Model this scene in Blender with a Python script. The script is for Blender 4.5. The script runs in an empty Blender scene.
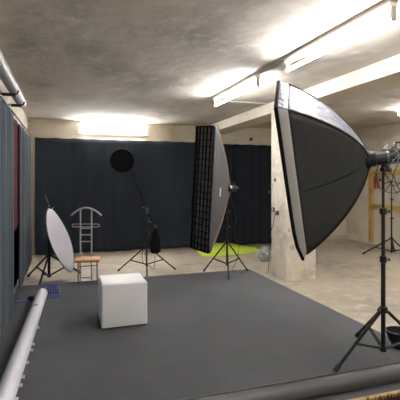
import bpy, bmesh, math, random
from mathutils import Vector, Matrix, noise
random.seed(7)
scn = bpy.context.scene
col = scn.collection
PI = math.pi
V = Vector
# ---------------------------------------------------------------- survey helper
FOC = 416.0
TH = math.atan(136/416)
CS, SN = math.cos(TH), math.sin(TH)
EYE = 1.5
def at(u, v, Z):
    r = (u-200)/FOC*Z
    return V((Z*SN + r*CS, Z*CS - r*SN, EYE - (v-180)/FOC*Z))
FL = -0.18          # concrete floor; the platform top is z = 0
CEIL = 2.87
XL, XR, YB, YF = -0.77, 7.65, 9.97, -3.0

# ---------------------------------------------------------------- mesh builder
class MB:
    def __init__(s): s.bm = bmesh.new()
    def box(s, c, size, rot=None, bevel=0, seg=2):
        m = Matrix.Translation(V(c)) @ (rot.to_4x4() if rot else Matrix()) @ Matrix.Diagonal((*size, 1))
        if bevel:
            t = bmesh.new(); bmesh.ops.create_cube(t, size=1, matrix=Matrix.Diagonal((*size, 1)))
            bmesh.ops.bevel(t, geom=t.edges[:], offset=bevel, segments=seg, profile=.5, affect='EDGES')
            t.transform(Matrix.Translation(V(c)) @ (rot.to_4x4() if rot else Matrix()))
            me = bpy.data.meshes.new('tmp'); t.to_mesh(me); t.free(); s.bm.from_mesh(me); bpy.data.meshes.remove(me)
        else: bmesh.ops.create_cube(s.bm, size=1, matrix=m)
        return s
    def box2(s, a, b, **k):
        a, b = V(a), V(b)
        return s.box((a+b)/2, [abs(b[i]-a[i]) for i in range(3)], **k)
    def rings(s, rings, close=False, caps=True):
        vs = [[s.bm.verts.new(p) for p in r] for r in rings]
        n = len(vs[0])
        R = range(len(vs)) if close else range(len(vs)-1)
        for i in R:
            a, b = vs[i], vs[(i+1) % len(vs)]
            for j in range(n):
                try: s.bm.faces.new((a[j], a[(j+1) % n], b[(j+1) % n], b[j]))
                except ValueError: pass
        if caps and not close:
            s.bm.faces.new(vs[0][::-1]); s.bm.faces.new(vs[-1])
        return s
    def tube(s, pts, r, seg=8, close=False, caps=True):
        pts = [V(p) for p in pts]; n = len(pts)
        rr = r if isinstance(r, (list, tuple)) else [r]*n
        T = []
        for i in range(n):
            a = pts[(i-1) % n] if (close or i > 0) else pts[0]
            b = pts[(i+1) % n] if (close or i < n-1) else pts[-1]
            T.append((b-a).normalized())
        up = V((0, 0, 1)) if abs(T[0].z) < .9 else V((1, 0, 0))
        x = T[0].cross(up).normalized(); rings = []
        for i in range(n):
            x = (x - T[i]*x.dot(T[i])).normalized(); y = T[i].cross(x)
            rings.append([pts[i] + (x*math.cos(2*PI*k/seg) + y*math.sin(2*PI*k/seg))*rr[i] for k in range(seg)])
        return s.rings(rings, close, caps)
    def lathe(s, origin, axis, prof, seg=32, caps=True, close=False):
        """prof = [(distance along axis, radius)]"""
        axis = V(axis).normalized(); o = V(origin)
        up = V((0, 0, 1)) if abs(axis.z) < .9 else V((1, 0, 0))
        x = axis.cross(up).normalized(); y = axis.cross(x)
        return s.rings([[o + axis*d + (x*math.cos(2*PI*k/seg) + y*math.sin(2*PI*k/seg))*max(r, 1e-4) for k in range(seg)] for d, r in prof], close, caps)
    def sphere(s, c, r, u=16, v=10, scale=(1, 1, 1)):
        bmesh.ops.create_uvsphere(s.bm, u_segments=u, v_segments=v, radius=r, matrix=Matrix.Translation(V(c)) @ Matrix.Diagonal((*scale, 1)))
        return s
    def grid(s, fn, nu, nv):
        vs = [[s.bm.verts.new(fn(i/nu, j/nv)) for j in range(nv+1)] for i in range(nu+1)]
        for i in range(nu):
            for j in range(nv):
                s.bm.faces.new((vs[i][j], vs[i+1][j], vs[i+1][j+1], vs[i][j+1]))
        return s
    def build(s, name, mat, parent=None, smooth=True, solid=0, angle=40):
        org = V((0, 0, 0)); p = parent
        while p is not None: org += p.location; p = p.parent
        if parent is None:
            # own origin at the base centre
            xs = [v.co for v in s.bm.verts]
            lo = V([min(c[i] for c in xs) for i in range(3)]); hi = V([max(c[i] for c in xs) for i in range(3)])
            org = V(((lo.x+hi.x)/2, (lo.y+hi.y)/2, lo.z)); loc = org
        else: loc = V((0, 0, 0))
        bmesh.ops.translate(s.bm, verts=s.bm.verts[:], vec=-org)
        bmesh.ops.recalc_face_normals(s.bm, faces=s.bm.faces[:])
        if smooth:
            for f in s.bm.faces: f.smooth = True
            for e in s.bm.edges:
                if len(e.link_faces) == 2 and e.calc_face_angle(0) > math.radians(angle): e.smooth = False
        me = bpy.data.meshes.new(name); s.bm.to_mesh(me); s.bm.free()
        me.materials.append(mat)
        o = bpy.data.objects.new(name, me); col.objects.link(o)
        o.location = loc; o.parent = parent
        if solid:
            m = o.modifiers.new('Solidify', 'SOLIDIFY'); m.thickness = solid; m.offset = 0
        return o
def thing(name, label, cat, loc, group=None):
    o = bpy.data.objects.new(name, None); col.objects.link(o); o.empty_display_size = .1
    o.location = V(loc); o['label'] = label; o['category'] = cat
    if group: o['group'] = group
    return o
def tag(o, label, cat, group=None):
    o['label'] = label; o['category'] = cat
    if group: o['group'] = group
    return o
def struct(o, kind='structure'):
    o['kind'] = kind; return o

# ---------------------------------------------------------------- materials
def mat(name, c, rough=.6, metal=0, spec=.5, sheen=0, bump=None, mix=None, emit=None, trans=0, coat=0):
    """mix = list of (scale, detail, colour, lo, hi[, stretch]) noise layers ; bump = (scale, strength, dist)"""
    m = bpy.data.materials.new(name); m.use_nodes = True
    nt = m.node_tree; b = nt.nodes['Principled BSDF']
    b.inputs['Base Color'].default_value = (*c, 1); b.inputs['Roughness'].default_value = rough
    b.inputs['Metallic'].default_value = metal; b.inputs['Specular IOR Level'].default_value = spec
    b.inputs['Sheen Weight'].default_value = sheen; b.inputs['Transmission Weight'].default_value = trans
    b.inputs['Coat Weight'].default_value = coat
    tc = nt.nodes.new('ShaderNodeTexCoord')
    prev = None
    for k, L in enumerate(mix or []):
        sc, det, cc, lo, hi = L[:5]; st = L[5] if len(L) > 5 else (1, 1, 1)
        mp = nt.nodes.new('ShaderNodeMapping'); mp.inputs['Scale'].default_value = st
        mp.inputs['Location'].default_value = (k*3.7, k*1.3, k*2.1)
        nt.links.new(tc.outputs['Object'], mp.inputs[0])
        nz = nt.nodes.new('ShaderNodeTexNoise'); nz.inputs['Scale'].default_value = sc; nz.inputs['Detail'].default_value = det
        nt.links.new(mp.outputs[0], nz.inputs['Vector'])
        mr = nt.nodes.new('ShaderNodeMapRange'); mr.inputs['From Min'].default_value = lo; mr.inputs['From Max'].default_value = hi
        nt.links.new(nz.outputs[0], mr.inputs['Value'])
        mx = nt.nodes.new('ShaderNodeMix'); mx.data_type = 'RGBA'
        nt.links.new(mr.outputs[0], mx.inputs['Factor'])
        if prev: nt.links.new(prev, mx.inputs['A'])
        else: mx.inputs['A'].default_value = (*c, 1)
        mx.inputs['B'].default_value = (*cc, 1)
        prev = mx.outputs['Result']
    if prev: nt.links.new(prev, b.inputs['Base Color'])
    if bump:
        nz = nt.nodes.new('ShaderNodeTexNoise'); nz.inputs['Scale'].default_value = bump[0]; nz.inputs['Detail'].default_value = 6
        mp = nt.nodes.new('ShaderNodeMapping'); mp.inputs['Scale'].default_value = bump[3] if len(bump) > 3 else (1, 1, 1)
        nt.links.new(tc.outputs['Object'], mp.inputs[0]); nt.links.new(mp.outputs[0], nz.inputs['Vector'])
        bp = nt.nodes.new('ShaderNodeBump'); bp.inputs['Strength'].default_value = bump[1]; bp.inputs['Distance'].default_value = bump[2]
        nt.links.new(nz.outputs[0], bp.inputs['Height']); nt.links.new(bp.outputs[0], b.inputs['Normal'])
    if emit:
        b.inputs['Emission Color'].default_value = (*emit[0], 1); b.inputs['Emission Strength'].default_value = emit[1]
    return m
CEILM = mat('ceiling_plaster', (.56, .515, .465), .9, bump=(5, .25, .04),
            mix=[(1.1, 7, (.38, .345, .315), .47, .62, (1, .7, 1)), (5, 6, (.63, .59, .535), .52, .72), (.45, 5, (.35, .32, .29), .48, .62, (1, .55, 1))])
WALLM = mat('wall_paint', (.56, .51, .42), .85, bump=(30, .15, .01), mix=[(1.6, 6, (.46, .41, .33), .48, .72), (14, 5, (.62, .57, .48), .55, .75)])
PILM = mat('pillar_plaster', (.62, .56, .48), .85, bump=(20, .4, .02), mix=[(2.6, 8, (.47, .42, .35), .50, .68), (9, 6, (.70, .65, .57), .52, .7), (3.1, 4, (.30, .26, .22), .70, .76)])
BEAMM = mat('beam_paint', (.66, .60, .51), .8, bump=(25, .25, .01), mix=[(3, 6, (.52, .46, .38), .52, .75)])
FLOORM = mat('concrete_floor', (.36, .31, .245), .6, bump=(18, .12, .01),
             mix=[(.9, 8, (.25, .22, .18), .45, .66), (6, 8, (.43, .385, .32), .52, .72), (2.3, 6, (.19, .165, .135), .60, .72)])
CARPM = mat('carpet_grey', (.080, .083, .089), .95, spec=.1, bump=(420, .5, .004), mix=[(300, 2, (.108, .111, .119), .45, .62), (1.5, 5, (.105, .108, .115), .42, .62), (90, 2, (.070, .072, .078), .50, .68)])
WOODM = mat('platform_pine', (.52, .36, .17), .6, mix=[(4, 6, (.34, .21, .09), .45, .7, (.3, 6, 6))])
SIDEM = mat('platform_side', (.07, .065, .06), .8)
DRAPE = mat('drape_blue_grey', (.052, .068, .088), .92, spec=.15, sheen=.15, bump=(300, .2, .002), mix=[(3, 5, (.038, .050, .066), .45, .7, (1, 1, .3))])
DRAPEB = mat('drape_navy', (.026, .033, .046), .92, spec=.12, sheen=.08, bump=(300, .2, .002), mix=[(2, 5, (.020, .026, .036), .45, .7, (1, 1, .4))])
BLACKF = mat('black_cloth', (.006, .007, .008), .9, spec=.1)
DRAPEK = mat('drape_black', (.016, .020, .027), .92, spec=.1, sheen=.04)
REDF = mat('red_cloth', (.10, .016, .030), .85)
ROLLG = mat('backdrop_tube_grey', (.24, .24, .26), .55, spec=.5)
ROLLW = mat('backdrop_vinyl_white', (.60, .60, .66), .5, bump=(8, .08, .01), mix=[(30, 3, (.30, .32, .42), .72, .78)])
ROLLD = mat('backdrop_paper_grey', (.050, .050, .052), .42, bump=(6, .15, .01, (.2, 1, 1)))
BLUEP = mat('blue_plastic', (.035, .06, .30), .45)
WHITEL = mat('white_leatherette', (.66, .665, .67), .5, bump=(160, .12, .002))
METALG = mat('grey_lacquered_metal', (.50, .50, .51), .35, .6)
METALD = mat('valet_leg_metal', (.30, .29, .28), .4, .6)
SEATW = mat('seat_pine', (.55, .27, .07), .45, mix=[(6, 6, (.42, .17, .045), .45, .7, (1, 8, 8))])
REFLW = mat('reflector_fabric', (.49, .485, .56), .7, bump=(6, .2, .01))
BLK = mat('black_metal', (.007, .007, .008), .42, spec=.3)
BLKP = mat('black_plastic', (.008, .009, .010), .45, spec=.3)
KNOB = mat('grey_knob', (.05, .05, .05), .5)
RUB = mat('rubber', (.012, .012, .012), .8)
SILV = mat('silver_metal', (.62, .63, .66), .28, 1)
SOFTK = mat('softbox_black_nylon', (.020, .022, .021), .6, spec=.3, bump=(9, .5, .03, (1, 1, .2)))
SOFTTOP = mat('softbox_top_nylon', (.085, .088, .112), .55, .0, bump=(7, .9, .06, (1.6, 1.6, .5)))  # top panel and its lip, paler and bluer than the black panels
SOFTLIP = mat('softbox_lip_grey', (.26, .255, .25), .6, bump=(8, .3, .02))
DIFF = mat('diffuser_white', (.75, .75, .74), .8)
STRIPF = mat('strip_fabric_grey', (.045, .048, .057), .5, sheen=.1, bump=(4, .3, .03))
GRIDF = mat('grid_fabric_black', (.004, .004, .005), .9, spec=.1)
GRIDI = mat('strip_diffuser_grey', (.28, .28, .29), .8)
ORNG = mat('orange_piping', (.50, .20, .10), .6)
GREENF = mat('lime_fabric', (.46, .62, .05), .75, bump=(7, .4, .02))
BAGP = mat('clear_bag_plastic', (.55, .58, .58), .2, spec=.6, trans=.5, bump=(14, 1, .03))
SOCK = mat('socket_dark', (.06, .055, .05), .5)
LAMPW = mat('lamp_white_enamel', (.78, .77, .73), .4)
LAMPG = mat('lamp_holder_grey', (.42, .38, .32), .5)
TRUNK = mat('trunking_grey', (.40, .35, .29), .5)
PIPEM = mat('conduit_cream', (.62, .56, .46), .6)
YELW = mat('yellow_timber', (.50, .33, .10), .65, mix=[(5, 5, (.38, .23, .06), .45, .7, (6, 1, 1))])
REDM = mat('red_enamel', (.32, .03, .03), .4)
RUGM = mat('brown_shag', (.035, .018, .012), .95, mix=[(60, 3, (.09, .045, .025), .5, .7)])
TUBE = mat('fluorescent_tube', (.9, .9, .9), .4, emit=((1.0, .985, .968), 25))
CABLS = mat('braided_cable_silver', (.16, .16, .175), .4, .4)
CABLK = mat('cable_black', (.015, .015, .015), .5)
GLASSL = mat('strobe_label_white', (.7, .7, .7), .5)

# ---------------------------------------------------------------- the room shell
T = .2
struct(MB().box2((XL-T, YF-T, FL-.2), (XR+T, YB+T, FL)).build('floor', FLOORM, smooth=False))
struct(MB().box2((XL-T, YF-T, CEIL), (XR+T, YB+T, CEIL+.2)).build('ceiling', CEILM, smooth=False))
struct(MB().box2((XL-T, YF, FL), (XL, YB, CEIL)).build('wall_left', WALLM, smooth=False))
struct(MB().box2((XR, YF, FL), (XR+T, YB, CEIL)).build('wall_right', WALLM, smooth=False))
struct(MB().box2((XL-T, YB, FL), (XR+T, YB+T, CEIL)).build('wall_back', WALLM, smooth=False))
struct(MB().box2((XL-T, YF-T, FL), (XR+T, YF, CEIL)).build('wall_front', WALLM, smooth=False))
struct(MB().box2((3.47, YF, 2.68), (3.93, YB, CEIL)).build('ceiling_beam', BEAMM, smooth=False))
struct(MB().box((3.76, 6.33, (FL+2.68)/2), (.57, .52, 2.68-FL), bevel=.012).build('pillar', PILM))
# raised platform with the carpet
struct(MB().box2((-.62, 2.385, FL), (2.945, 6.385, -.012)).build('stage_platform', SIDEM, smooth=False))
struct(MB().box2((-.62, 2.35, -.022), (2.945, 2.385, -.0)).build('trim_1', WOODM, smooth=False))
tag(MB().box2((-.62, 2.385, -.012), (2.96, 6.40, 0)).build('carpet', CARPM, smooth=False),
    'dark grey carpet covering the raised studio platform', 'carpet')

# ---------------------------------------------------------------- drapes
def drape(name, a, b, z0, z1, m, amp, wl, seed, label, cat='curtain', parent=None, group=None, gather=0, nv=26):
    a, b = V((*a, 0)), V((*b, 0)); L = (b-a).length; d = (b-a)/L; n = V((-d.y, d.x, 0))
    soft = wl > .5
    def fn(u, v):
        s = u*L
        w = noise.noise(V((s*.8, seed, 0)))*1.4
        z = z0 + (z1-z0)*v
        k = .55 + .45*(1-v)
        f = math.sin(2*PI*(s/wl) + w*5 + .25*math.sin(v*3+seed)) + .5*math.sin(2*PI*s/(wl*.43)+seed + w*7) + .7*noise.noise(V((s*1.7, v*1.6, seed*3)))
        if soft: f = .45*f + 2.4*noise.noise(V((s*1.9+v*1.6, v*.9, seed))) + 1.2*noise.noise(V((s*4.5-v*2.2, v*1.5, seed+4)))
        sag = -.012*abs(math.sin(PI*s/ .42))*v**6
        return a + d*s + n*(f*amp*k) + V((0, 0, z + sag + .01*math.sin(s*5+seed)*(1-v)**8))
    o = MB().grid(fn, max(12, int(L/min(wl, .35)*14)), nv).build(name, m, parent, solid=.004, angle=80)
    if label: tag(o, label, cat, group)
    return o
drape('curtain', (-.555, .6), (-.555, 5.22), .03, 2.26, DRAPE, .013, .17, 1.3, 'long blue-grey curtain along the left wall nearest the camera')
drape('curtain', (-.56, 6.06), (-.56, 8.0), .05, 2.25, DRAPE, .012, .15, 5.1, 'short blue-grey curtain on the left wall beyond the red cloth')
drape('curtain', (-.67, 5.0), (-.67, 7.3), .0, 2.22, BLACKF, .014, .16, 9.1, 'black cloth hanging behind the red drape on the left wall')
drape('curtain', (-.60, 5.10), (-.60, 6.32), .86, 2.28, REDF, .016, .13, 3.7, 'dark red cloth hanging in the gap between the two blue-grey curtains')
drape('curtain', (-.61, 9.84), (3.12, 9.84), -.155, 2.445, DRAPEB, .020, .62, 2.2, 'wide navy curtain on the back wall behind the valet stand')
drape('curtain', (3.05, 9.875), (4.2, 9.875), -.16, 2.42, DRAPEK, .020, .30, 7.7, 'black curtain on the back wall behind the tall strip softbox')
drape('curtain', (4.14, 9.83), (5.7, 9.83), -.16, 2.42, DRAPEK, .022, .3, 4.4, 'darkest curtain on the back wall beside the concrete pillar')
tag(MB().tube([(-.5, 9.90, 2.425), (5.72, 9.90, 2.425)], .012).build('curtain_rail', PIPEM), 'thin cream rail carrying the back wall curtains', 'curtain rail')
tag(MB().tube([(-.56, .5, 2.285), (-.56, 8.05, 2.285)], .010).build('curtain_rail', BLK), 'thin dark rail carrying the left wall curtains', 'curtain rail')

# ---------------------------------------------------------------- backdrop tube on the left wall
bt = thing('backdrop_tube', 'thick grey backdrop tube mounted high above the left curtains', 'backdrop tube', (-.58, 4.0, 2.53))
MB().lathe((-.58, 1.6, 2.6), (0, 1, 0), [(0, .067), (4.86, .067), (4.875, .060)], 28).build('roll', ROLLG, bt)
MB().lathe((-.58, 6.475, 2.6), (0, 1, 0), [(0, .05), (.015, .05), (.03, .03)], 20).build('end_cap', ROLLW, bt)
for Y, lab in ((5.35, 'black wall bracket under the overhead backdrop tube, nearer of two'), (6.1, 'black wall bracket under the overhead backdrop tube, near its far end')):
    k = thing('wall_bracket', lab, 'bracket', (XL, Y, 2.5))
    MB().box((XL+.012, Y, 2.50), (.024, .07, .16), bevel=.004).build('back_plate', BLK, k)
    MB().box((XL+.12, Y, 2.505), (.22, .035, .035), bevel=.005).build('arm', BLK, k)
    MB().tube([(-.58, Y, 2.500), (-.525, Y, 2.52), (-.51, Y, 2.56)], .009).build('hook', BLK, k)
tag(MB().tube([(-.60, 5.35, 2.475), (-.60, 5.35, 2.30)], .005).build('pull_cord', PIPEM), 'thin cord hanging from the near bracket to the curtain rail', 'cord')

# ---------------------------------------------------------------- fluorescent lamps
tag(MB().box2((2.325, YF+.02, 2.835), (2.375, 6.62, CEIL)).build('lighting_trunking', TRUNK, smooth=False), 'long narrow lighting rail along the ceiling above the platform', 'lighting rail')
def batten(label, y0, y1, x, ztop, zt, loc=None):
    t = thing('fluorescent_lamp', label, 'lamp', (x, (y0+y1)/2, ztop), 'fluorescent ceiling lamps')
    MB().box2((x-.036, y0-.02, ztop-.035), (x+.036, y1+.02, ztop)).build('housing', LAMPW, t, smooth=False)
    for y, s in ((y0, -1), (y1, 1)):
        MB().box((x, y+s*.012, (ztop-.03+zt-.022)/2), (.036, .03, ztop-.03-zt+.022), bevel=.006).build('lamp_holder', LAMPG, t)
    MB().lathe((x, y0+.004, zt), (0, 1, 0), [(0, .016), (y1-y0-.008, .016)], 14).build('tube', TUBE, t)
    return t
batten('lit fluorescent lamp on the ceiling rail, nearer one above the large softbox', 2.53, 4.07, 2.35, 2.835, 2.715)
batten('lit fluorescent lamp on the ceiling rail, farther one above the strip softbox', 4.83, 6.37, 2.35, 2.835, 2.715)
batten('lit fluorescent lamp on the ceiling rail over the near end of the platform', .25, 1.79, 2.35, 2.835, 2.715)
batten('lit fluorescent lamp on the ceiling rail behind the camera', -2.05, -.51, 2.35, 2.835, 2.715)
tag(MB().box2((.30, YF+.02, 2.835), (.35, -.2, CEIL)).build('lighting_trunking', TRUNK, smooth=False), 'added unseen lighting rail behind the camera on the left side', 'lighting rail')  # rail added out of view to carry the left fill lamp
batten('added unseen fill lamp on the left ceiling rail behind the camera', -1.85, -.31, .325, 2.835, 2.715)  # batten added for fill light, out of view
batten('added unseen fill lamp over the right side, nearest the front wall', -1.5, .04, 5.2, CEIL, 2.78)  # extra unseen batten, put in to lift the ambient light
batten('lit fluorescent lamp on the ceiling near the right wall', 5.0, 6.54, 6.24, CEIL, 2.78)
batten('lit fluorescent lamp over the right side, nearer the camera', 2.0, 3.54, 6.24, CEIL, 2.78)
# back wall fitting
w = thing('fluorescent_lamp', 'wide lit fluorescent fitting on the back wall above the navy curtain', 'lamp', (1.11, YB, 2.58))
r = Matrix.Rotation(math.radians(-12), 3, 'X')
MB().box((1.11, 9.935, 2.68), (1.66, .03, .24), bevel=.006).build('reflector', LAMPW, w)
for z in (2.63, 2.73):
    MB().lathe((.34, 9.895, z), (1, 0, 0), [(0, .017), (1.54, .017)], 12).build('tube', TUBE, w)
for x in (.32, 1.90):
    MB().box((x, 9.90, 2.67), (.035, .05, .19), bevel=.008).build('lamp_holder', LAMPG, w)
# conduits
tag(MB().tube([(2.49, 9.955, 2.43), (2.49, 9.955, 2.80)], .014).box((2.49, 9.95, 2.79), (.10, .03, .03)).build('conduit', PIPEM), 'short vertical conduit on the back wall right of the wall lamp', 'pipe')
tag(MB().tube([(3.0, 9.955, 2.60), (XR-.05, 9.955, 2.60)], .012).build('conduit', PIPEM), 'thin horizontal pipe on the back wall over the right curtains', 'pipe')
tag(MB().box((4.66, 9.945, 2.57), (.08, .05, .08), bevel=.01).build('junction_box', KNOB), 'small junction box under the pipe on the back wall', 'junction box')
tag(MB().tube([(2.38, 6.66, 2.857), (3.46, 6.66, 2.857)], .010).build('conduit', PIPEM), 'thin pale conduit crossing the ceiling from rail to beam', 'pipe')

# ---------------------------------------------------------------- rolls on the platform
p0, p1 = V((-.395, 2.45, .068)), V((-.262, 5.62, .068)); d = (p1-p0).normalized(); L = (p1-p0).length
wr = thing('backdrop_roll', 'long white backdrop roll lying along the left side of the carpet', 'backdrop roll', (-.32, 4.0, 0))
MB().lathe(p0, d, [(0, .060), (.004, .066), (L-.01, .066), (L, .060)], 36).build('roll', ROLLW, wr)
MB().lathe(p1, d, [(0, .055), (.008, .055), (.02, .042)], 24).build('end_cap', ROLLW, wr)
side = V((d.y, -d.x, 0))
for py in (3.93, 3.80, 3.55, 3.30, 3.17, 2.98, 4.35):
    c = p0 + d*(py-p0.y) + side*.078 + V((0, 0, -.01))
    MB().lathe(c - side*.022, side, [(0, .008), (.018, .008), (.019, .013), (.030, .013)], 10).build('peg', ROLLW, wr)
MB().lathe(p0 + d*2.42 + V((-.01, 0, .062)), (0, 0, 1), [(0, .004), (.006, .004)], 8).build('clip', BLUEP, wr)
MB().tube([p0 + d*2.42 + V((-.045, -.02, .052)), p0 + d*2.42 + V((-.01, 0, .069)), p0 + d*2.42 + V((.02, .02, .066))], .006, 6).build('clip', BLUEP, wr)
gr = thing('backdrop_roll', 'dark grey backdrop roll lying across the near edge of the platform', 'backdrop roll', (1.6, 2.52, 0))
MB().lathe((.2, 2.485, .063), (1, .006, 0), [(0, .057), (.004, .061), (2.99, .061), (3.0, .057)], 36).build('roll', ROLLD, gr)
def flap(u, v):
    return V((.22 + 2.94*u, 2.485+.006*u*2.9 + .066*math.cos(.35+v*1.1), .063 + .066*math.sin(.35+v*1.1)))
MB().grid(flap, 30, 6).build('loose_edge', ROLLD, gr, solid=.003)
# shaggy mat in front
def tuft(m, x, y, h):
    a = random.uniform(0, 2*PI); l = random.uniform(.01, .03)
    m.tube([(x, y, FL+.13), (x+l*.5*math.cos(a), y+l*.5*math.sin(a), FL+.13+h*.6), (x+l*math.cos(a), y+l*math.sin(a), FL+.13+h)], [.005, .004, .001], 4)
rg = thing('shag_rug', 'dark brown shaggy rug on the floor in front of the platform', 'rug', (2.2, 1.95, FL))
MB().box2((1.9, 1.7, FL), (2.9, 2.34, FL+.135)).build('backing', RUGM, rg)
m = MB()
for i in range(2600): tuft(m, random.uniform(1.92, 2.88), random.uniform(1.85, 2.33), random.uniform(.03, .09))
struct(m.build('pile', RUGM, rg), 'stuff')

# ---------------------------------------------------------------- white cube
cu = thing('cube_stool', 'white leatherette cube stool standing on the grey carpet', 'stool', (.585, 4.49, 0))
MB().box((.588, 4.48, .230), (.466, .455, .442), bevel=.022, seg=4).build('body', WHITEL, cu)
m = MB()
for z in (.022, .438):
    x0, x1, y0, y1 = .588-.229, .588+.229, 4.48-.2235, 4.48+.2235
    MB().tube([(x0, y0, z), (x1, y0, z), (x1, y1, z), (x0, y1, z)], .0045, 6, close=True).build('piping', WHITEL, cu)
for sx in (-1, 1):
    for sy in (-1, 1):
        MB().lathe((.588+sx*.18, 4.495+sy*.175, 0), (0, 0, 1), [(0, .02), (.012, .02)], 12).build('foot', BLKP, cu)

# ---------------------------------------------------------------- blue plastic grid
bg = thing('plastic_grid', 'blue plastic grid tray lying under the end of the white roll', 'tray', (-.25, 5.45, 0))
def g(u, v, z=.006): return at(u, v, EYE*FOC/(v-180)) + V((0, 0, z))
A, B, Cc, D = g(44, 294.5), g(47, 286), g(58, 285), g(60, 296)
m = MB()
m.tube([A, A.lerp(B, .5), B, B.lerp(Cc, .5), Cc, Cc.lerp(D, .5), D, D.lerp(A, .5)], .009, 6, close=True); m.build('frame', BLUEP, bg)
m = MB()
for i in range(1, 6):
    t = i/6; m.tube([A.lerp(D, t), B.lerp(Cc, t)], .0045, 5)
for i in range(1, 4):
    t = i/4; m.tube([A.lerp(B, t), D.lerp(Cc, t)], .0045, 5)
m.build('grid', BLUEP, bg)
m = MB(); m.tube([g(60, 296), g(50, 297.5), g(40, 298.3)], .012, 6)
m.build('handle', BLUEP, bg)
bs = thing('plastic_strip', 'flat blue plastic strip lying between left curtain and white roll', 'strip', g(25, 301, 0))
m = MB(); a, b = g(16, 302.5, .007), g(34, 299, .007); dd = (b-a).normalized(); nn = V((-dd.y, dd.x, 0))
m.tube([a-nn*.02, a.lerp(b, .5)-nn*.024, b-nn*.02, b+nn*.02, a.lerp(b, .5)+nn*.006, a+nn*.02], .007, 6, close=True); m.tube([a, b], .006, 6); m.build('bar', BLUEP, bs)
c = g(31, 299.5, 0); MB().lathe(c, (0, 0, 1), [(0, .05), (.03, .045), (.05, .02)], 14).build('hub', BLKP, bs)

# ---------------------------------------------------------------- tripod stands
def tripod(name, label, c, zf, angs, R, zhub, zcol, ztop, rp=.014, leg=.011, group='light stands', feet=None, knobs=(), name_leg='leg', mt=BLK):
    t = thing(name, label, 'stand', (c[0], c[1], zf), group)
    x, y = c[0], c[1]
    z1 = zhub + (ztop-zhub)*.36; z2 = zhub + (ztop-zhub)*.7
    MB().lathe((x, y, zcol-.03), (0, 0, 1), [(0, rp), (z1-zcol+.03, rp)], 14).build('pole', mt, t)
    MB().lathe((x, y, z1-.02), (0, 0, 1), [(0, rp*.8), (z2-z1+.02, rp*.8)], 14).build('pole', mt, t)
    MB().lathe((x, y, z2-.02), (0, 0, 1), [(0, rp*.62), (ztop-z2+.02, rp*.62)], 12).build('pole', mt, t)
    for z in (z1, z2):
        k = MB().lathe((x, y, z-.035), (0, 0, 1), [(0, rp*1.15), (.005, rp*1.5), (.05, rp*1.5), (.055, rp*1.15)], 14).build('collar', mt, t)
        MB().lathe((x+rp, y-.004, z-.01), (1, -.5, 0), [(0, .005), (.02, .005), (.021, .013), (.035, .013)], 10).build('knob', KNOB, k)
    k = MB().lathe((x, y, zhub-.03), (0, 0, 1), [(0, rp*1.3), (.005, rp*1.9), (.05, rp*1.9), (.055, rp*1.3)], 16).build('hub', mt, t)
    MB().lathe((x-rp, y, zhub), (-1, -.3, .1), [(0, .005), (.025, .005), (.026, .014), (.042, .014)], 10).build('knob', KNOB, k)
    MB().lathe((x, y, zcol-.03), (0, 0, 1), [(0, rp*1.4), (.04, rp*1.4)], 14).build('collar', mt, t)
    for i, a in enumerate(angs):
        a = math.radians(a); u = V((math.cos(a), math.sin(a), 0)); s = V((-u.y, u.x, 0))
        top = V((x, y, zhub-.018)) + u*rp*2; ft = V((x, y, zf+.02)) + u*(feet[i] if feet else R)
        m = MB()
        m.tube([top, ft], leg, 8)
        lg = m.build('leg', mt, t)
        q = ft - (ft-top).normalized()*.05
        MB().tube([q, ft + V((0, 0, -.004))], [leg*1.3, leg*1.5], 8).build('rubber_foot', RUB, lg)
        mid = top.lerp(ft, .55)
        b0 = V((x, y, zcol)) + u*rp
        MB().tube([b0+s*.008, mid+s*.008], leg*.7, 6).tube([b0-s*.008, mid-s*.008], leg*.7, 6).build('brace', mt, t)
    return t
# (A) stand of the big softbox
tripod('light_stand', 'black tripod light stand on the carpet holding the large softbox', (2.51, 2.80), 0, (186, 74, -25), .5, .43, .115, 1.60, rp=.0185, leg=.0135, feet=(.51, .53, .44))
# (B) stand of strip softbox
tripod('light_stand', 'black tripod light stand at the platform edge holding the strip softbox', (2.45, 6.12), 0, (133, 15, -108), .42, .52, .18, 1.22, rp=.014, leg=.011, feet=(.42, .42, .36))
# (C) boom stand
bst = tripod('boom_stand', 'black boom stand on the concrete behind the white cube', (1.38, 7.24), FL, (132, 25, -100), .65, .34, .02, 1.02, rp=.016, leg=.012)
# (D) reflector stand
tripod('light_stand', 'black light stand behind the left curtain end holding the white reflector', (-.235, 7.33), FL, (128, 38, -104), .6, .26, -.08, 1.06, rp=.022, leg=.016, feet=(.58, .66, .58))
# (E) far right stand
fs = at(391.5, 250, 9.3)
tripod('light_stand', 'thin black light stand far back by the right wall', (fs.x, fs.y), FL, (155, 40, -80), .55, .20, -.09, 1.45, rp=.017, leg=.016, feet=(.62, .5, .5))

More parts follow.
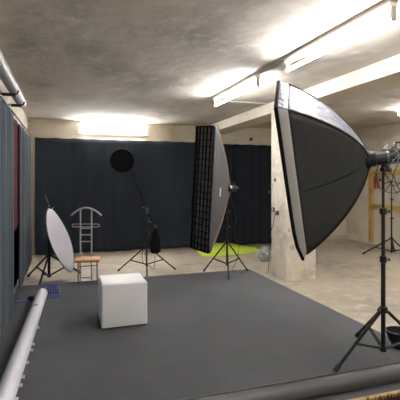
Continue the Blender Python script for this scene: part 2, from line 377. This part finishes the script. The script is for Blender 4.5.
# ---------------------------------------------------------------- softboxes
def frame(a, b, g):
    n = V((math.cos(b)*math.cos(a), math.cos(b)*math.sin(a), math.sin(b)))
    r = n.cross(V((0, 0, 1))).normalized(); u = r.cross(n)
    return n, r*math.cos(g)+u*math.sin(g), u*math.cos(g)-r*math.sin(g)
def softbox(t, H, n, v, u, h, w, D, lip, mats, belly=0.0, rod=BLK, rim=.011, bulge=.5, rmin=.075, fl_=1.0):
    """four fabric panels on bowed rods, a lip in front of them and a white diffuser"""
    def prof(s):                                    # s=0 at the front rim, 1 at the hub
        return bulge*(1-s) + (1-bulge)*math.sqrt(max(0, 1-s*s))
    def P(s, a, b):                                 # a along v, b along u in -1..1
        k = prof(s); ww = max(w/2*k*fl_, rmin*.7); hh = max(h/2*k*fl_, rmin*.7)
        return H + n*(D*(1-s)) + v*(a*ww) + u*(b*hh)
    cs = [(1, 1), (-1, 1), (-1, -1), (1, -1)]
    names = ['top_panel', 'side_panel', 'bottom_panel', 'side_panel']
    for i in range(4):
        a0, b0 = cs[i]; a1, b1 = cs[(i+1) % 4]
        def fn(s, q):
            s = math.sin(s*PI/2)**1.0*.985 if False else s*.985
            p = P(s, a0+(a1-a0)*q, b0+(b1-b0)*q)
            ctr = H + n*(D*(1-s))
            wv = belly*math.sin(PI*q)*math.sin(PI*min(1, s*1.05))
            wr = .006*noise.noise(p*5)+.003*noise.noise(p*14)
            return p + (ctr-p).normalized()*(wv+wr*math.sin(PI*q))
        o = MB().grid(fn, 26, 18).build(names[i], mats[i], t, solid=.004, angle=70)
    for a, b in cs:
        MB().tube([P(k/24*.985, a, b) for k in range(25)], .006 if rod is ORNG else .010, 6).build('rod', rod, t)
    # lip
    for i in range(4):
        a0, b0 = cs[i]; a1, b1 = cs[(i+1) % 4]
        def fl(s, q):
            a = a0+(a1-a0)*q; b = b0+(b1-b0)*q
            pinch = 1 - .55*max(0, -b)**6
            kk = fl_+(1-fl_)*s; return H + n*(D + lip*s*pinch) + v*(a*w/2*kk) + u*(b*h/2*kk)
        MB().grid(fl, 3, 16).build('lip', mats[4] if i != 0 else mats[5], t, solid=.004, angle=70)
    def front(a, b): return H + n*(D + lip*(1 - .55*max(0, -b)**6)) + v*(a*w/2) + u*(b*h/2)
    pts = []
    for i in range(4):
        a0, b0 = cs[i]; a1, b1 = cs[(i+1) % 4]
        pts += [front(a0+(a1-a0)*q/10, b0+(b1-b0)*q/10) for q in range(10)]
    MB().tube(pts, rim, 6, close=True).build('rim_binding', GRIDF, t)
    MB().grid(lambda s, q: H + n*(D*.99) + v*((s-.5)*w*fl_*.985) + u*((q-.5)*h*fl_*.985), 8, 10).build('diffuser', DIFF, t, solid=.003)
    # speed ring
    MB().lathe(H, -n, [(-.04, rmin*.95), (-.02, rmin*1.1), (.01, rmin*1.1), (.012, rmin*.8), (-.04, rmin*.75)], 28, caps=False, close=True).build('speed_ring', BLK, t)
    return P
# big one
HA = V((2.395, 2.841, 1.671)); nA, vA, uA = frame(2.557, -.108, .462)
sb = thing('softbox', 'large black rectangular softbox with paler blue-grey top panel beside the pillar', 'softbox', HA)
P = softbox(sb, HA, nA, vA, uA, 1.345, .807, .575, .082, [SOFTTOP, SOFTK, SOFTK, SOFTK, SOFTLIP, SOFTTOP], belly=.012, rim=.015, fl_=.945)
sgn = -1
MB().tube([P(k/20*.98, sgn*1.0, -.08) + vA*sgn*(-.004) for k in range(21)], .0035, 5).build('seam', GRIDF, sb)
# strip
HB = V((2.439, 6.036, 1.368)); nB, vB, uB = frame(3.527, -.001, .083)
st = thing('strip_softbox', 'tall narrow strip softbox with a square fabric grid facing left', 'softbox', HB)
PB = softbox(st, HB, nB, vB, uB, 1.845, .401, .487, .06, [STRIPF]*6, belly=.008, rod=ORNG, rim=.008, bulge=.68, rmin=.06)
MB().grid(lambda s, q: HB + nB*(.487+.030) + vB*((s-.5)*.38) + uB*((q-.5)*1.82), 4, 8).build('inner_diffuser', GRIDI, st, solid=.003)
m = MB()
R3 = Matrix((vB, uB, nB)).transposed()
for i in range(6):
    m.box(HB + nB*(.487+.046) + vB*(-.2+.4*i/5), (.010, 1.83, .022), rot=R3)
for j in range(20):
    m.box(HB + nB*(.487+.046) + uB*(-.92+1.84*j/19), (.39, .010, .022), rot=R3)
m.build('grid', GRIDF, st)
# small white lettering-like mark on the side panel
m = MB()
for k in range(7):
    s = .30; b = .03 - k*.028
    p = PB(.36, -1, b) - vB*.008
    e = PB(.36, -1, b-.018) - PB(.36, -1, b); f = PB(.42, -1, b) - PB(.36, -1, b)
    ex, fx = e.normalized(), f.normalized()
    nr = ex.cross(fx).normalized()
    m.box(p, (.016, .034, .002), rot=Matrix((ex, fx, nr)).transposed())
m.build('logo', GLASSL, st)

# ---------------------------------------------------------------- strobes
def strobe(t, H, ax, r, L, body=BLKP):
    MB().lathe(H, ax, [(.0, r*.9), (.02, r*1.12), (.05, r*1.12), (.055, r), (.06, r), (L, r), (L+.015, r*.85)], 28).build('body', body, t)
    MB().lathe(H+ax*(L*.34), ax, [(0, r*1.04), (.02, r*1.04)], 28).build('band', KNOB, t)
    up = V((0, 0, 1)); sd = ax.cross(up).normalized(); uu = sd.cross(ax)
    MB().lathe(H+ax*(L+.01), ax, [(0, r*.8), (.012, r*.8)], 24).build('control_panel', KNOB, t)
    for k in range(3):
        MB().lathe(H+ax*(L+.02)+sd*(k-1)*r*.45, ax, [(0, .008), (.014, .008)], 10).build('dial', GLASSL, t)
    MB().tube([H+ax*(L*.92)+uu*r*.9, H+ax*(L*.92)+uu*(r+.05), H+ax*(L*.55)+uu*(r+.05), H+ax*(L*.55)+uu*r*.9], .008, 8).build('handle', BLKP, t)
    return uu
sa = thing('studio_strobe', 'black cylindrical studio flash head behind the large softbox', 'flash head', HA)
strobe(sa, HA, -nA, .060, .40)
MB().box(HA - nA*.13 + V((0, 0, -.085)), (.05, .05, .07), bevel=.008).lathe(HA - nA*.13 + V((-.05, -.02, -.10)), (1, .3, 0), [(0, .02), (.11, .02)], 14).build('mounting_bracket', BLK, sa)
MB().grid(lambda s, q: HA - nA*(.10+.14*s) + (nA.cross(V((0, 0, 1))).normalized()*math.cos(1.57+(q-.5)*.45) + V((0, 0, 1))*math.sin(1.57+(q-.5)*.45))*.0615, 6, 6).build('top_highlight', KNOB, sa, solid=.002)  # highlight along the body top, put in as a grey strip
sbk = thing('studio_strobe', 'small black flash head behind the tall strip softbox', 'flash head', HB)
strobe(sbk, HB, -nB, .048, .16)
MB().box(V((2.45, 6.12, 1.25)), (.04, .04, .09), bevel=.006).tube([V((2.45, 6.12, 1.27)), HB-nB*.07+V((0, 0, -.04))], .016, 8).build('mounting_bracket', BLK, sbk)
MB().box(at(231, 187, 6.45), (.035, .02, .045), bevel=.006).build('label', GLASSL, sbk)

def curly(cen, R, n, seed, h=.1, squash=1, rr=.004):
    rnd = random.Random(seed); pts = []
    for i in range(n*12):
        a = i/12*2*PI; k = 1 + .35*math.sin(i*.37+seed) 
        pts.append(cen + V((math.cos(a)*R*k, math.sin(a*.9+seed)*R*k*squash, math.sin(a*1.1+seed)*R*k + h*(i/(n*12)-.5) + .01*math.sin(i*1.7))))
    return MB().tube(pts, rr, 5)
cb = thing('power_cable', 'silver braided cable bundled over the large flash head', 'cable', HA)
c0 = at(397, 154, 3.36)
curly(c0, .055, 7, 1, .05, 1, .0042).build('coil', CABLS, cb)
curly(c0+V((.05, -.02, .01)), .06, 6, 3.3, .04, 1, .0042).build('coil', CABLS, cb)
cb2 = thing('power_cable', 'black cables hanging in loops below the large flash head', 'cable', at(392, 180, 3.4))
for (pl) in ([(378, 166), (376, 176), (380, 188), (392, 193), (400, 190), (402, 172)], [(384, 168), (388, 180), (396, 186), (404, 178)], [(386, 166), (393, 176), (389, 186), (383, 194), (382.5, 212)], [(398, 164), (394, 176), (399, 188), (406, 196)]):
    pp = [at(u, v, 3.38 + .02*i) for i, (u, v) in enumerate(pl)]
    # smooth through Catmull-Rom
    out = []
    Q = [pp[0]]+pp+[pp[-1]]
    for i in range(1, len(Q)-2):
        for k in range(6):
            t = k/6; a, b, c, d4 = Q[i-1:i+3]
            out.append(.5*((2*b)+(c-a)*t+(2*a-5*b+4*c-d4)*t*t+(3*b-a-3*c+d4)*t**3))
    out.append(pp[-1])
    MB().tube(out, .0038, 6).build('cable', CABLK, cb2)
def spline(pp, k6=6):
    out = []; Q = [pp[0]]+pp+[pp[-1]]
    for i in range(1, len(Q)-2):
        for k in range(k6):
            t = k/k6; a, b, c, d4 = Q[i-1:i+3]
            out.append(.5*((2*b)+(c-a)*t+(2*a-5*b+4*c-d4)*t*t+(3*b-a-3*c+d4)*t**3))
    return out+[pp[-1]]
tag(MB().tube(spline([at(229, 192, 6.6), at(236, 215, 6.65), at(234, 232, 6.7), at(239, 248, 6.8), at(236, 262, 6.85), V((2.62, 6.3, .01)), V((2.75, 6.1, .008))]), .004, 6).build('power_cable', CABLK), 'thin black cable hanging from the strip softbox to the carpet', 'cable')

# bowl reflector on the carpet
bw = thing('reflector_dish', 'black bowl-shaped flash reflector lying on the carpet by the stand', 'reflector', (2.80, 2.98, 0))
MB().lathe((2.84, 2.98, 0), (0, 0, 1), [(0, .045), (.012, .045), (.02, .052), (.07, .083), (.12, .103), (.155, .108), (.155, .103), (.12, .098), (.07, .078), (.03, .042)], 36, caps=False).build('bowl', BLKP, bw)
MB().lathe((2.84, 2.98, .150), (0, 0, 1), [(0, .104), (0, .112), (.009, .112), (.009, .104)], 36, caps=False, close=True).build('rim', KNOB, bw)
MB().lathe((2.84, 2.98, .0), (0, 0, 1), [(0, .042), (.03, .04)], 20).build('base', BLK, bw)

# ---------------------------------------------------------------- dish on the boom
ctop = V((1.38, 7.24, 1.02))
dc = at(122, 161, 7.05)
boomE = at(133, 174, 7.08)
ba = bst
dv = (boomE-ctop).normalized()
tail = ctop - dv*.12
MB().tube([tail, boomE], .014, 8).build('boom_arm', BLK, ba)
MB().lathe(ctop-V((.03, 0, .0)), (1, 0, 0), [(0, .028), (.06, .028)], 14).build('clamp', BLK, ba)
MB().lathe(ctop-V((.03, 0, .0)), (-1, -.5, 0), [(0, .008), (.03, .008), (.031, .018), (.045, .018)], 10).build('knob', KNOB, ba)
n2 = V((-.15, -1, -.12)).normalized()
dish = thing('beauty_dish', 'round black flash dish raised on the boom before the navy curtain', 'reflector', dc)
MB().lathe(dc, -n2, [(-.02, .207), (0, .209), (.02, .205), (.06, .17), (.10, .10), (.13, .06), (.13, .055), (.10, .09), (.05, .165), (0, .20)], 40, caps=False).build('bowl', BLKP, dish)
MB().lathe(dc+n2*.0, n2, [(0, .2), (.006, .2)], 40).build('diffusing_sock', GRIDF, dish)
MB().lathe(dc, n2, [(-.004, .203), (.020, .203), (.020, .212), (-.004, .212)], 40, caps=False, close=True).build('rim', BLKP, dish)
hd = thing('studio_strobe', 'small flash head hidden behind the round dish', 'flash head', dc - n2*.13)
hb = dc - n2*.125
MB().lathe(hb, -n2, [(0, .05), (.02, .055), (.17, .055), (.18, .045)], 20).build('body', BLKP, hd)
MB().tube([hb-n2*.08, boomE+V((0, 0, .0))], .014, 8).build('mounting_bracket', BLK, hd)
# flash-meter like tilt head and hanging sandbag
cl = bst
MB().box(at(147, 211, 7.2), (.05, .05, .10), bevel=.01).build('block', KNOB, cl)
MB().lathe(at(149, 222, 7.15), (1, 0, 0), [(0, .012), (.06, .012)], 10).build('knob', KNOB, cl)
sg = thing('sandbag', 'black counterweight bag hanging beside the boom stand', 'bag', at(155, 255, 7.2))
m = MB()
cx = at(155.5, 242, 7.2)
ring = []
for (dz, rx, ry) in ((.23, .012, .012), (.19, .035, .03), (.12, .065, .045), (.02, .085, .06), (-.08, .095, .06), (-.16, .085, .05), (-.19, .05, .03)):
    ring.append([cx + V((rx*math.cos(2*PI*k/20)*(1+.08*math.sin(k*2.1+dz*30)), ry*math.sin(2*PI*k/20), dz + .008*math.sin(k*1.9))) for k in range(20)])
m.rings(ring).build('bag', BLACKF, sg)
MB().tube([cx+V((0, 0, .22)), cx+V((-.005, 0, .30)), at(152, 222, 7.2), at(148.5, 212, 7.2)], .008, 8).build('strap', BLACKF, sg)
MB().lathe(cx+V((-.005, 0, .24)), (0, 0, 1), [(0, .02), (.06, .02)], 10).build('hook', KNOB, sg)
MB().tube(spline([at(150, 228, 7.15), at(143, 250, 7.2), at(143, 262, 7.3), at(149, 266, 7.3), at(154, 268, 7.3), at(155, 255, 7.25)]), .004, 6).build('cord', CABLK, sg)

# ---------------------------------------------------------------- white reflector disc
pa, pb = at(51, 208.5, 6.98), at(70.5, 272, 6.80)
cR = (pa+pb)/2; maj = (pb-pa).normalized(); RR = (pb-pa).length/2
view = (V((0, 0, EYE))-cR).normalized()
mi = maj.cross(view).normalized()
if mi.x < 0: mi = -mi
rn = (mi*.97 + view*.265).normalized(); mi2 = maj.cross(rn).normalized()
rf = thing('reflector_disc', 'white round folding reflector seen nearly edge-on, clamped to the left stand', 'reflector', cR - V((0, 0, RR*.93)))
def disc(s, q):
    a = q*2*PI; r = RR*s
    return cR + maj*r*math.cos(a) + mi2*r*math.sin(a) + rn*(.035*(1-s*s) + .010*math.sin(3*a)*s*s)
m = MB().grid(disc, 10, 48)
bmesh.ops.remove_doubles(m.bm, verts=m.bm.verts[:], dist=.0008)
m.build('fabric', REFLW, rf, solid=.003)
MB().tube([disc(1, k/48) for k in range(48)], .0075, 6, close=True).build('rim', KNOB, rf)
hp = V((-.235, 7.33, 1.06))
MB().box(at(52, 216, 6.94), (.03, .03, .05), bevel=.005).build('clip', BLK, rf)
ar = thing('reflector_holder', 'thin black holder arm at the top of the reflector stand', 'holder', hp)
MB().tube([at(45, 196, 7.12), at(48, 203, 7.05), pa + V((0, 0, -.02))], .008, 8).build('arm', BLK, ar)
MB().lathe(hp-V((.02, 0, .02)), (1, 0, 0), [(0, .022), (.05, .022)], 12).build('clamp', BLK, ar)
MB().tube([pa+V((-.015, 0, -.01)), pa+V((-.04, -.01, .05))], .006, 6).tube([pa+V((.015, 0, -.02)), pa+V((.04, -.01, .02))], .006, 6).build('spring_clip', SILV, ar)

# ---------------------------------------------------------------- valet stand
Z0 = 6.45
def vp(u, v, dz=0): return at(u, v, Z0+dz)
vs = thing('valet_stand', 'grey metal valet stand with wooden seat behind the carpet edge', 'valet stand', (vp(87, 260).x, vp(87, 260).y, FL))
def ground(p): return V((p.x, p.y, FL))
upL, upR = vp(80.5, 212, .1), vp(91.6, 212, .1)
for p in (upL, upR):
    top = V((p.x, p.y, p.z+.03))
    MB().tube([ground(p), top], .0115, 10).build('upright', METALG, vs)
arc = []
aL, aR, aT = vp(71, 215.5, .1), vp(101.5, 215.5, .1), vp(86.3, 207.8, .1)
for k in range(21):
    t = k/20*2-1
    p = aL.lerp(aR, (t+1)/2); p.z = aT.z - (aT.z-aL.z)*(abs(t)**1.9); arc.append(p)
MB().tube(arc, .014, 10).build('hanger', METALG, vs)
l0, l1 = vp(73.5, 225.5, .07), vp(98, 225.5, .07); ex = (l1-l0).normalized(); rr = .022
loop = []
for k in range(9): a = PI/2 + PI*k/8; loop.append(l0 + ex*rr*math.cos(a) + V((0, 0, rr*math.sin(a))))
for k in range(9): a = -PI/2 + PI*k/8; loop.append(l1 + ex*rr*math.cos(a) + V((0, 0, rr*math.sin(a))))
MB().tube(loop, .006, 8, close=True).build('trouser_bar', METALG, vs)
for v in (228.3, 234.8, 241.5):
    MB().tube([vp(80.5, v, .1), vp(91.6, v, .1)], .009, 8).build('rung', METALG, vs)
# seat
sc = vp(87.6, 259.3, 0); sc.z += 0
m = MB(); rz = Matrix.Rotation(math.radians(-8), 3, 'Z')
m.box(V((sc.x, sc.y, sc.z)), (.385, .32, .045), rot=rz, bevel=.020, seg=3); m.build('seat', SEATW, vs)
fl, fr = vp(78.2, 262, -.12), vp(97.2, 262, -.12)
for p in (fl, fr):
    MB().tube([V((p.x, p.y, sc.z-.01)), ground(p)], .011, 10).build('leg', METALD, vs)
MB().tube([vp(78.2, 266.5, -.12), vp(97.2, 265.3, -.12)], .008, 8).build('stretcher', METALD, vs)
MB().tube([vp(80.6, 277.5, .1), vp(91.5, 277.5, .1)], .008, 8).build('stretcher', METALD, vs)

# ---------------------------------------------------------------- lime green cloth
outer = [(188.5, 249.5), (196, 250), (202, 257.2), (214, 257), (228, 255.2), (243, 254), (256, 252.4), (258.2, 250), (256, 247.6), (245, 246), (236, 244.2), (228, 243), (216, 243), (204, 244), (194, 247)]
def fp(u, v):
    Z = min((EYE-FL)*FOC/(v-180), 0.0+ 1e9)
    r = (u-200)/FOC
    # never behind the curtain: let it lean up against its hem instead
    Zmax = 9.70/(CS - SN*r)
    if Z > Zmax: return at(u, v, Zmax)
    return at(u, v, Z)
m = MB()
cen = at(224, 250.5, (EYE-FL)*FOC/70.5) + V((0, 0, .05))
def gfn(s, q):
    n_ = len(outer); x = q*n_; i = int(x) % n_; t = x-int(x)
    a, b = fp(*outer[i]), fp(*outer[(i+1) % n_])
    e = a.lerp(b, t); p = cen.lerp(e, s); base = max(FL+.006, p.z*1)
    p.z = base + .035*(1-s**3)*(.5+.5*math.sin(q*17)) + .010*math.sin(q*40)*s*(1-s)*4
    return p
m.grid(gfn, 14, 90); bmesh.ops.remove_doubles(m.bm, verts=m.bm.verts[:], dist=.0008)
tag(m.build('green_cloth', GREENF, solid=.006), 'lime green cloth panel lying on the floor behind the strip softbox stand', 'cloth')

# ---------------------------------------------------------------- clear bag behind the pillar
m = MB(); bc = at(265.5, 243, 8.6); bc.z = FL+.14
bmesh.ops.create_icosphere(m.bm, subdivisions=4, radius=1)
for v_ in m.bm.verts:
    d_ = v_.co.copy(); k = 1 + .22*noise.noise(d_*2.3) + .12*noise.noise(d_*6) + .05*noise.noise(d_*14)
    v_.co = bc + V((d_.x*.15*k, d_.y*.12*k, max(-.135, d_.z*.16*k)))
tag(m.build('plastic_bag', BAGP), 'crumpled clear plastic bag on the floor beside the pillar', 'bag')

# ---------------------------------------------------------------- pillar socket and cable
px = 3.475
so = thing('wall_socket', 'dark double socket with plug on the left face of the pillar', 'socket', (px, 6.45, 1.1))
def onp(u, v):
    r = (u-200)/FOC; Zc = px/(SN + r*CS); return at(u, v, Zc)
a = onp(273.8, 210.5)
MB().box(a + V((-.012, 0, .02)), (.03, .07, .07), bevel=.006).build('box', SOCK, so)
b_ = onp(278, 213); MB().box(b_ + V((-.016, 0, 0)), (.04, .07, .07), bevel=.006).build('plug', SOCK, so)
MB().box(a + V((-.03, -.02, .02)), (.012, .02, .03), bevel=.002).build('switch', GLASSL, so)
pts = [onp(u, v) + V((-.012, 0, 0)) for u, v in ((275, 214), (274, 224), (271.5, 232), (272, 242), (269.8, 252), (269.5, 262), (268.8, 270))]
tag(MB().tube(spline(pts) + [V((3.44, pts[-1].y+.02, FL+.01))], .006, 6).build('power_cable', CABLK), 'black cable running down the pillar from the socket', 'cable')
# broken plaster marks: shallow dark patches set into the pillar
for i, (u, v, sx, sz) in enumerate(((275, 180, .035, .03), (272, 186, .03, .05), (269.5, 192, .03, .025))):
    q = onp(u, v); m = MB(); bmesh.ops.create_icosphere(m.bm, subdivisions=3, radius=1)
    for v_ in m.bm.verts:
        d_ = v_.co.copy(); k = 1+.5*noise.noise(d_*2+V((i, 0, 0))); v_.co = V((px+.0, q.y, q.z)) + V((d_.x*.006, d_.y*sx*k, d_.z*sz*k))
    tag(m.build('plaster_chip', SIDEM if i != 1 else LAMPG), ('small dark upper chip in the plaster on the pillar', 'pale middle chip in the plaster on the pillar above the socket', 'dark lower chip near the pillar edge above the socket')[i], 'chip')
for i, (u, v, R_) in enumerate(((289, 230.5, .028), (292, 247.5, .045))):
    r_ = (u-200)/FOC; Yp = 6.07; Zc = Yp/(CS - SN*r_); q = at(u, v, Zc)
    tag(MB().lathe((q.x, 6.071, q.z), (0, -1, 0), [(0, R_), (.004, R_*.9), (.005, R_*.5)], 20).build('plaster_patch', LAMPG),
        ('small round grey filler patch on the pillar front', 'larger round grey filler patch low on the pillar front')[i], 'patch')

# ---------------------------------------------------------------- far right wall: timber rails, extinguisher
tm = thing('timber_frame', 'yellow timber post and rails fixed to the right wall', 'frame', (XR-.03, 8.5, FL))
def onr(u, v, off=.02):
    r = (u-200)/FOC; X = XR-off; Zc = X/(SN + r*CS); return at(u, v, Zc)
pt = onr(371, 206)
MB().box2((XR-.045, pt.y-.07, -.12), (XR, pt.y+.07, 1.72), bevel=.004).build('post', YELW, tm)
MB().box2((XR-.06, pt.y-4, .76), (XR-.02, pt.y+.05, .88), bevel=.004).build('rail', YELW, tm)
MB().box2((XR-.06, pt.y-4, 1.62), (XR-.02, pt.y+.05, 1.76), bevel=.004).build('rail', YELW, tm)
ex_ = onr(376.5, 186, .12)
fe = thing('fire_extinguisher', 'small red fire extinguisher hanging on the right wall by the timber post', 'fire extinguisher', (XR-.12, ex_.y, 1.28))
MB().lathe((XR-.12, ex_.y, 1.28), (0, 0, 1), [(0, .05), (.01, .06), (.26, .06), (.30, .045), (.32, .02)], 20).build('cylinder', REDM, fe)
MB().lathe((XR-.12, ex_.y, 1.60), (0, 0, 1), [(0, .018), (.05, .018)], 12).box((XR-.12, ex_.y-.03, 1.65), (.03, .12, .015)).build('valve', BLK, fe)
MB().tube([(XR-.12, ex_.y, 1.62), (XR-.2, ex_.y-.04, 1.6), (XR-.2, ex_.y-.06, 1.4)], .009, 8).build('hose', BLK, fe)
MB().box((XR-.035, ex_.y, 1.5), (.07, .05, .05)).build('hanger', BLK, fe)
# yoke and looped cable on top of the far stand
yk = thing('umbrella_bracket', 'dark forked bracket topping the far light stand', 'bracket', (fs.x, fs.y, 1.45))
top = V((fs.x, fs.y, 1.45)); sx = V((CS, -SN, 0))
MB().tube(spline([top-sx*.28+V((0, 0, .12)), top-sx*.16+V((0, 0, -.02)), top+V((0, 0, .02)), top+sx*.16+V((0, 0, -.02)), top+sx*.28+V((0, 0, .12))]), .010, 8).build('arm', BLK, yk)
MB().tube(spline([top+V((0, 0, .02)), top-sx*.06+V((0, 0, .1)), top-sx*.2+V((0, 0, .2))]), .008, 8).build('arm', BLK, yk)
MB().tube(spline([top+V((0, 0, .0)), top+sx*.10+V((0, 0, -.22)), top+sx*.26+V((0, 0, -.12)), top+sx*.2+V((0, 0, .05))]), .007, 8).build('cable', BLK, yk)
MB().lathe(top-V((0, 0, .02)), (0, 0, 1), [(0, .022), (.06, .022)], 12).build('clamp', BLK, yk)
# low ledge strip on the far wall base
struct(MB().box2((5.9, YB-.02, FL), (XR, YB, FL+.12)).build('baseboard_back', LAMPG, smooth=False))

# ---------------------------------------------------------------- world, camera, view
wd = bpy.data.worlds.new('world'); scn.world = wd; wd.use_nodes = True
wd.node_tree.nodes['Background'].inputs[0].default_value = (.02, .02, .02, 1); wd.node_tree.nodes['Background'].inputs[1].default_value = 1
cam = bpy.data.cameras.new('camera'); co = bpy.data.objects.new('camera', cam); col.objects.link(co)
cam.sensor_width = 36; cam.lens = 36*FOC/400; cam.shift_y = -20/400; cam.clip_start = .05
co.location = (0, 0, EYE); co.rotation_euler = (PI/2, 0, -TH)
scn.camera = co
scn.view_settings.view_transform = 'Standard'; scn.view_settings.look = 'None'
scn.view_settings.gamma = 1; scn.view_settings.use_curve_mapping = False
scn.view_settings.exposure = 2.85
